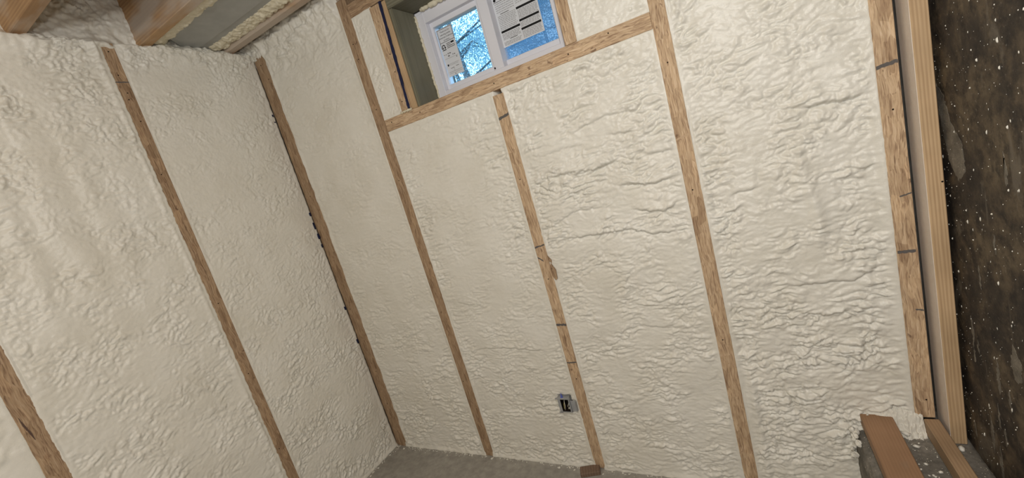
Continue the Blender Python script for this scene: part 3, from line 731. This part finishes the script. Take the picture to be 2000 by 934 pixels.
# ------------------------------------------------------------------ foam crumbs and specks
def blob(bm, c, r, rnd, flat=(1, 1, 1)):
    m = Matrix.Translation(c) @ Matrix.Rotation(rnd.uniform(0, 6), 4, 'Z') @ Matrix.Diagonal((r*flat[0], r*flat[1], r*flat[2], 1))
    res = bmesh.ops.create_icosphere(bm, subdivisions=1, radius=1, matrix=m)
    for v in res['verts']: v.co += Vector((rnd.uniform(-1, 1), rnd.uniform(-1, 1), rnd.uniform(-1, 1)))*r*.22
rnd = random.Random(11)
for x, y, z, r, lb in ((2.345, -.030, .300, .011, 'rounded foam crumb tucked against the end of the brown board'), (2.356, -.075, .292, .008, 'small foam crumb on the concrete between the brown board and the bottom plate'),
        (2.262, -.004, .343, .004, 'tiny white foam crumb on the end of the brown board'), (2.457, -.070, .290, .010, 'foam crumb at the foot of the pale pine stud'),
        (2.442, -.112, .296, .007, 'pale foam sliver beside the bottom plate and the dark concrete wall')):
    bm = bmesh.new(); blob(bm, (0, 0, 0), r, rnd, (1.3, .9, .6)); o = link('foam_crumb', bm_mesh('foam_crumb', bm, True), FOAM, None, (x, y, z))
    tag(o, lb, 'foam crumb', 'foam crumbs')
bm = bmesh.new()
for i in range(520):
    y = -rnd.random()**1.3*.42 - .015; z = rnd.uniform(.3, 1.65)
    r = .0006+.0021*rnd.random()**5
    blob(bm, (XR-.0002, y, z), r, rnd, (.4, 1, rnd.choice((1, 1, 1.6, 2.4))))
o = link('foam_specks', bm_mesh('foam_specks', bm, True), FOAM); o['kind'] = 'stuff'; tag(o, 'white foam specks spattered over the dark concrete wall', 'foam specks')
bm = bmesh.new()
for i in range(330):
    t = rnd.random()
    if t < .62: x = rnd.uniform(.0, 2.15); y = -.008-abs(rnd.gauss(0, .010)); z = 0
    elif t < .85: y = -rnd.uniform(.0, .7); x = .008+abs(rnd.gauss(0, .010)); z = 0
    else: x = rnd.uniform(2.33, 2.395); y = -rnd.uniform(0, .5); z = .286
    blob(bm, (x, y, z+.001), rnd.uniform(.0010, .0035)*(1+.8*(rnd.random() < .1)), rnd, (1.3, 1, .8))
o = link('foam_debris', bm_mesh('foam_debris', bm, True), FOAM); o['kind'] = 'stuff'; tag(o, 'tiny foam crumbs scattered along the foot of the walls', 'debris')
# pale mortar smears on the dark wall
SMEAR = mat_concrete('pale_mortar', (.12, .105, .085), (.20, .178, .145), (.30, .27, .22), 30)
WR = bpy.data.objects['wall_right']
def smear(pts, seed):
    r = random.Random(seed); out = []
    for (a, b) in zip(pts, pts[1:]+pts[:1]):
        n = max(2, int(math.dist(a, b)/.006))
        for i in range(n):
            t = i/n; j = .0035 if n > 2 else .0012
            out.append((a[0]+(b[0]-a[0])*t+r.uniform(-j, j)-WR.location.y, a[1]+(b[1]-a[1])*t+r.uniform(-j, j)-WR.location.z))
    extrude_poly('mortar_smear', out, 0, XR-.0005-WR.location.x, XR+.002-WR.location.x, SMEAR, WR)
smear([(-.012, 1.33), (-.045, 1.31), (-.075, 1.24), (-.125, 1.19), (-.135, 1.12), (-.095, 1.09), (-.055, 1.13), (-.035, 1.19), (-.016, 1.26)], 1)
for k, (y, z, L, w) in enumerate(((-.205, .50, .075, .006), (-.215, .62, .10, .007), (-.10, .69, .075, .006), (-.125, .655, .05, .004), (-.23, .46, .05, .005), (-.165, .42, .11, .010), (-.20, .36, .10, .008), (-.10, .62, .06, .005), (-.26, .58, .06, .006), (-.07, .36, .05, .004), (-.29, .70, .09, .030), (-.16, .86, .06, .004), (-.24, .97, .05, .004), (-.30, 1.15, .07, .006))):
    smear([(y, z+L/2), (y-w, z+L*.1), (y-w*.6-.004, z-L*.4), (y-.004, z-L/2), (y+w*.5, z-L*.1)], 10+k)
# foam pushed over the edge of the footing
def spill():
    nu, nv = 120, 110
    U, V = np.meshgrid(np.linspace(2.296, 2.397, nu), np.linspace(0, 1, nv), indexing='ij')
    reach = .060 + .040*fbm(U*26, U*0+2, 3)
    Y = .02 - (reach+.02)*V + .004*fbm(U*60, V*7, 3)
    Z = .372 - .10*sst(0, .8, V) + .007*fbm(U*45, V*5, 3) + .011*np.abs(pn(U*85, V*7.5)) + .006*np.abs(pn(U*170+3, V*15)) - .03*sst(.85, 1, V)
    P = np.stack([U, Y, Z], -1)[:, ::-1]
    o = link('foam_spill', grid_mesh('foam_spill', P, FOAM, (0, 0, -1, .20)), FOAM)
    tag(o, 'rough foam overflow on the footing between the brown board and the last stud', 'insulation', 'spray foam in the stud bays')
    bm = bmesh.new(); r = random.Random(21)
    for k in range(26):
        t = r.random()
        c = (2.218+r.uniform(-.012, .010), -.005-t*.05*r.random(), .292-.11*r.random()*(1-t*.3)) if k < 18 else (2.228+r.uniform(-.008, .004), -.03-r.random()*.16, .10+r.random()*.06)
        rr = r.uniform(.005, .012)
        bmesh.ops.create_icosphere(bm, subdivisions=3, radius=1, matrix=Matrix.Translation(c) @ Matrix.Diagonal((rr*.8, rr*.9, rr, 1)))
    for v in bm.verts:
        q = v.co; f_ = float(fbm(np.array([q.x*90+q.z*50]), np.array([q.y*90-q.z*60]), 3)[0]); v.co += Vector((-.010*f_, -.010*f_, .012*f_))
    tag(link('foam_clump', bm_mesh('foam_clump', bm, True), FOAM), 'ragged foam lumps on the edge of the grey footing left of the brown board', 'insulation', 'spray foam in the stud bays')
spill()

# ------------------------------------------------------------------ outdoors: ground and trees behind the window
struct(box('ground', (-14, .36, 1.2), (12, 26, 1.45), GRASS))
def tree(x, y, h, rad, n, seed, label, leaf, size):
    r = random.Random(seed)
    t = thing('tree', label, 'tree', (x, y, 1.45), 'trees outside the window')
    tube('trunk', [(0, 0, -.05), (.08, .05, h*.3), (-.05, .02, h*.6), (.05, 0, h*.95)], .1, BARK, t, 8, [.09, .07, .045, .012])
    tips = []
    for i in range(16):
        a = r.uniform(0, 6.28); z0 = h*r.uniform(.25, .85); L = rad*r.uniform(.6, 1.1)
        e = (math.cos(a)*L, math.sin(a)*L, z0+r.uniform(.1, .7))
        tube('branch', [(0, 0, z0), (e[0]*.5, e[1]*.5, z0+.25), e], .02, BARK, t, 5, [.022, .013, .004]); tips.append((Vector((0, 0, z0)), Vector(e)))
    vs = []; fs = []
    for i in range(n):
        a, b = r.choice(tips); p = a.lerp(b, r.uniform(.25, 1.05)) + Vector((r.gauss(0, .22), r.gauss(0, .22), r.gauss(0, .20)))
        d = Vector((r.gauss(0, 1), r.gauss(0, 1), r.gauss(-.2, .8))).normalized(); s = d.orthogonal().normalized(); s.rotate(Matrix.Rotation(r.uniform(0, 6.28), 3, d))
        L = size*r.uniform(.6, 1.3); k = len(vs); nrm = d.cross(s)
        vs += [p, p+d*L*.5+s*L*.30, p+d*L, p+d*L*.5-s*L*.30, p+d*L*.5+nrm*L*.06]
        fs += [(k, k+1, k+4), (k+1, k+2, k+4), (k+2, k+3, k+4), (k+3, k, k+4)]
    me = bpy.data.meshes.new('foliage'); me.from_pydata([tuple(v) for v in vs], [], fs)
    o = link('foliage', me, leaf, t); o['kind'] = 'stuff'
tree(-1.7, 5.0, 3.6, 1.2, 17000, 1, 'leafy tree seen through the left half of the window', LEAF[1], .032)
tree(-.6, 8.4, 5.0, 1.5, 17000, 2, 'leafy tree seen through the right half of the window', LEAF[0], .042)
tree(-4.6, 9.6, 6.0, 1.9, 13000, 3, 'darker tree behind the others, at the left of the window view', LEAF[2], .055)
tree(-3.0, 13.5, 8.0, 2.6, 20000, 4, 'dense pale tree farthest behind in the window view', LEAF[0], .075)
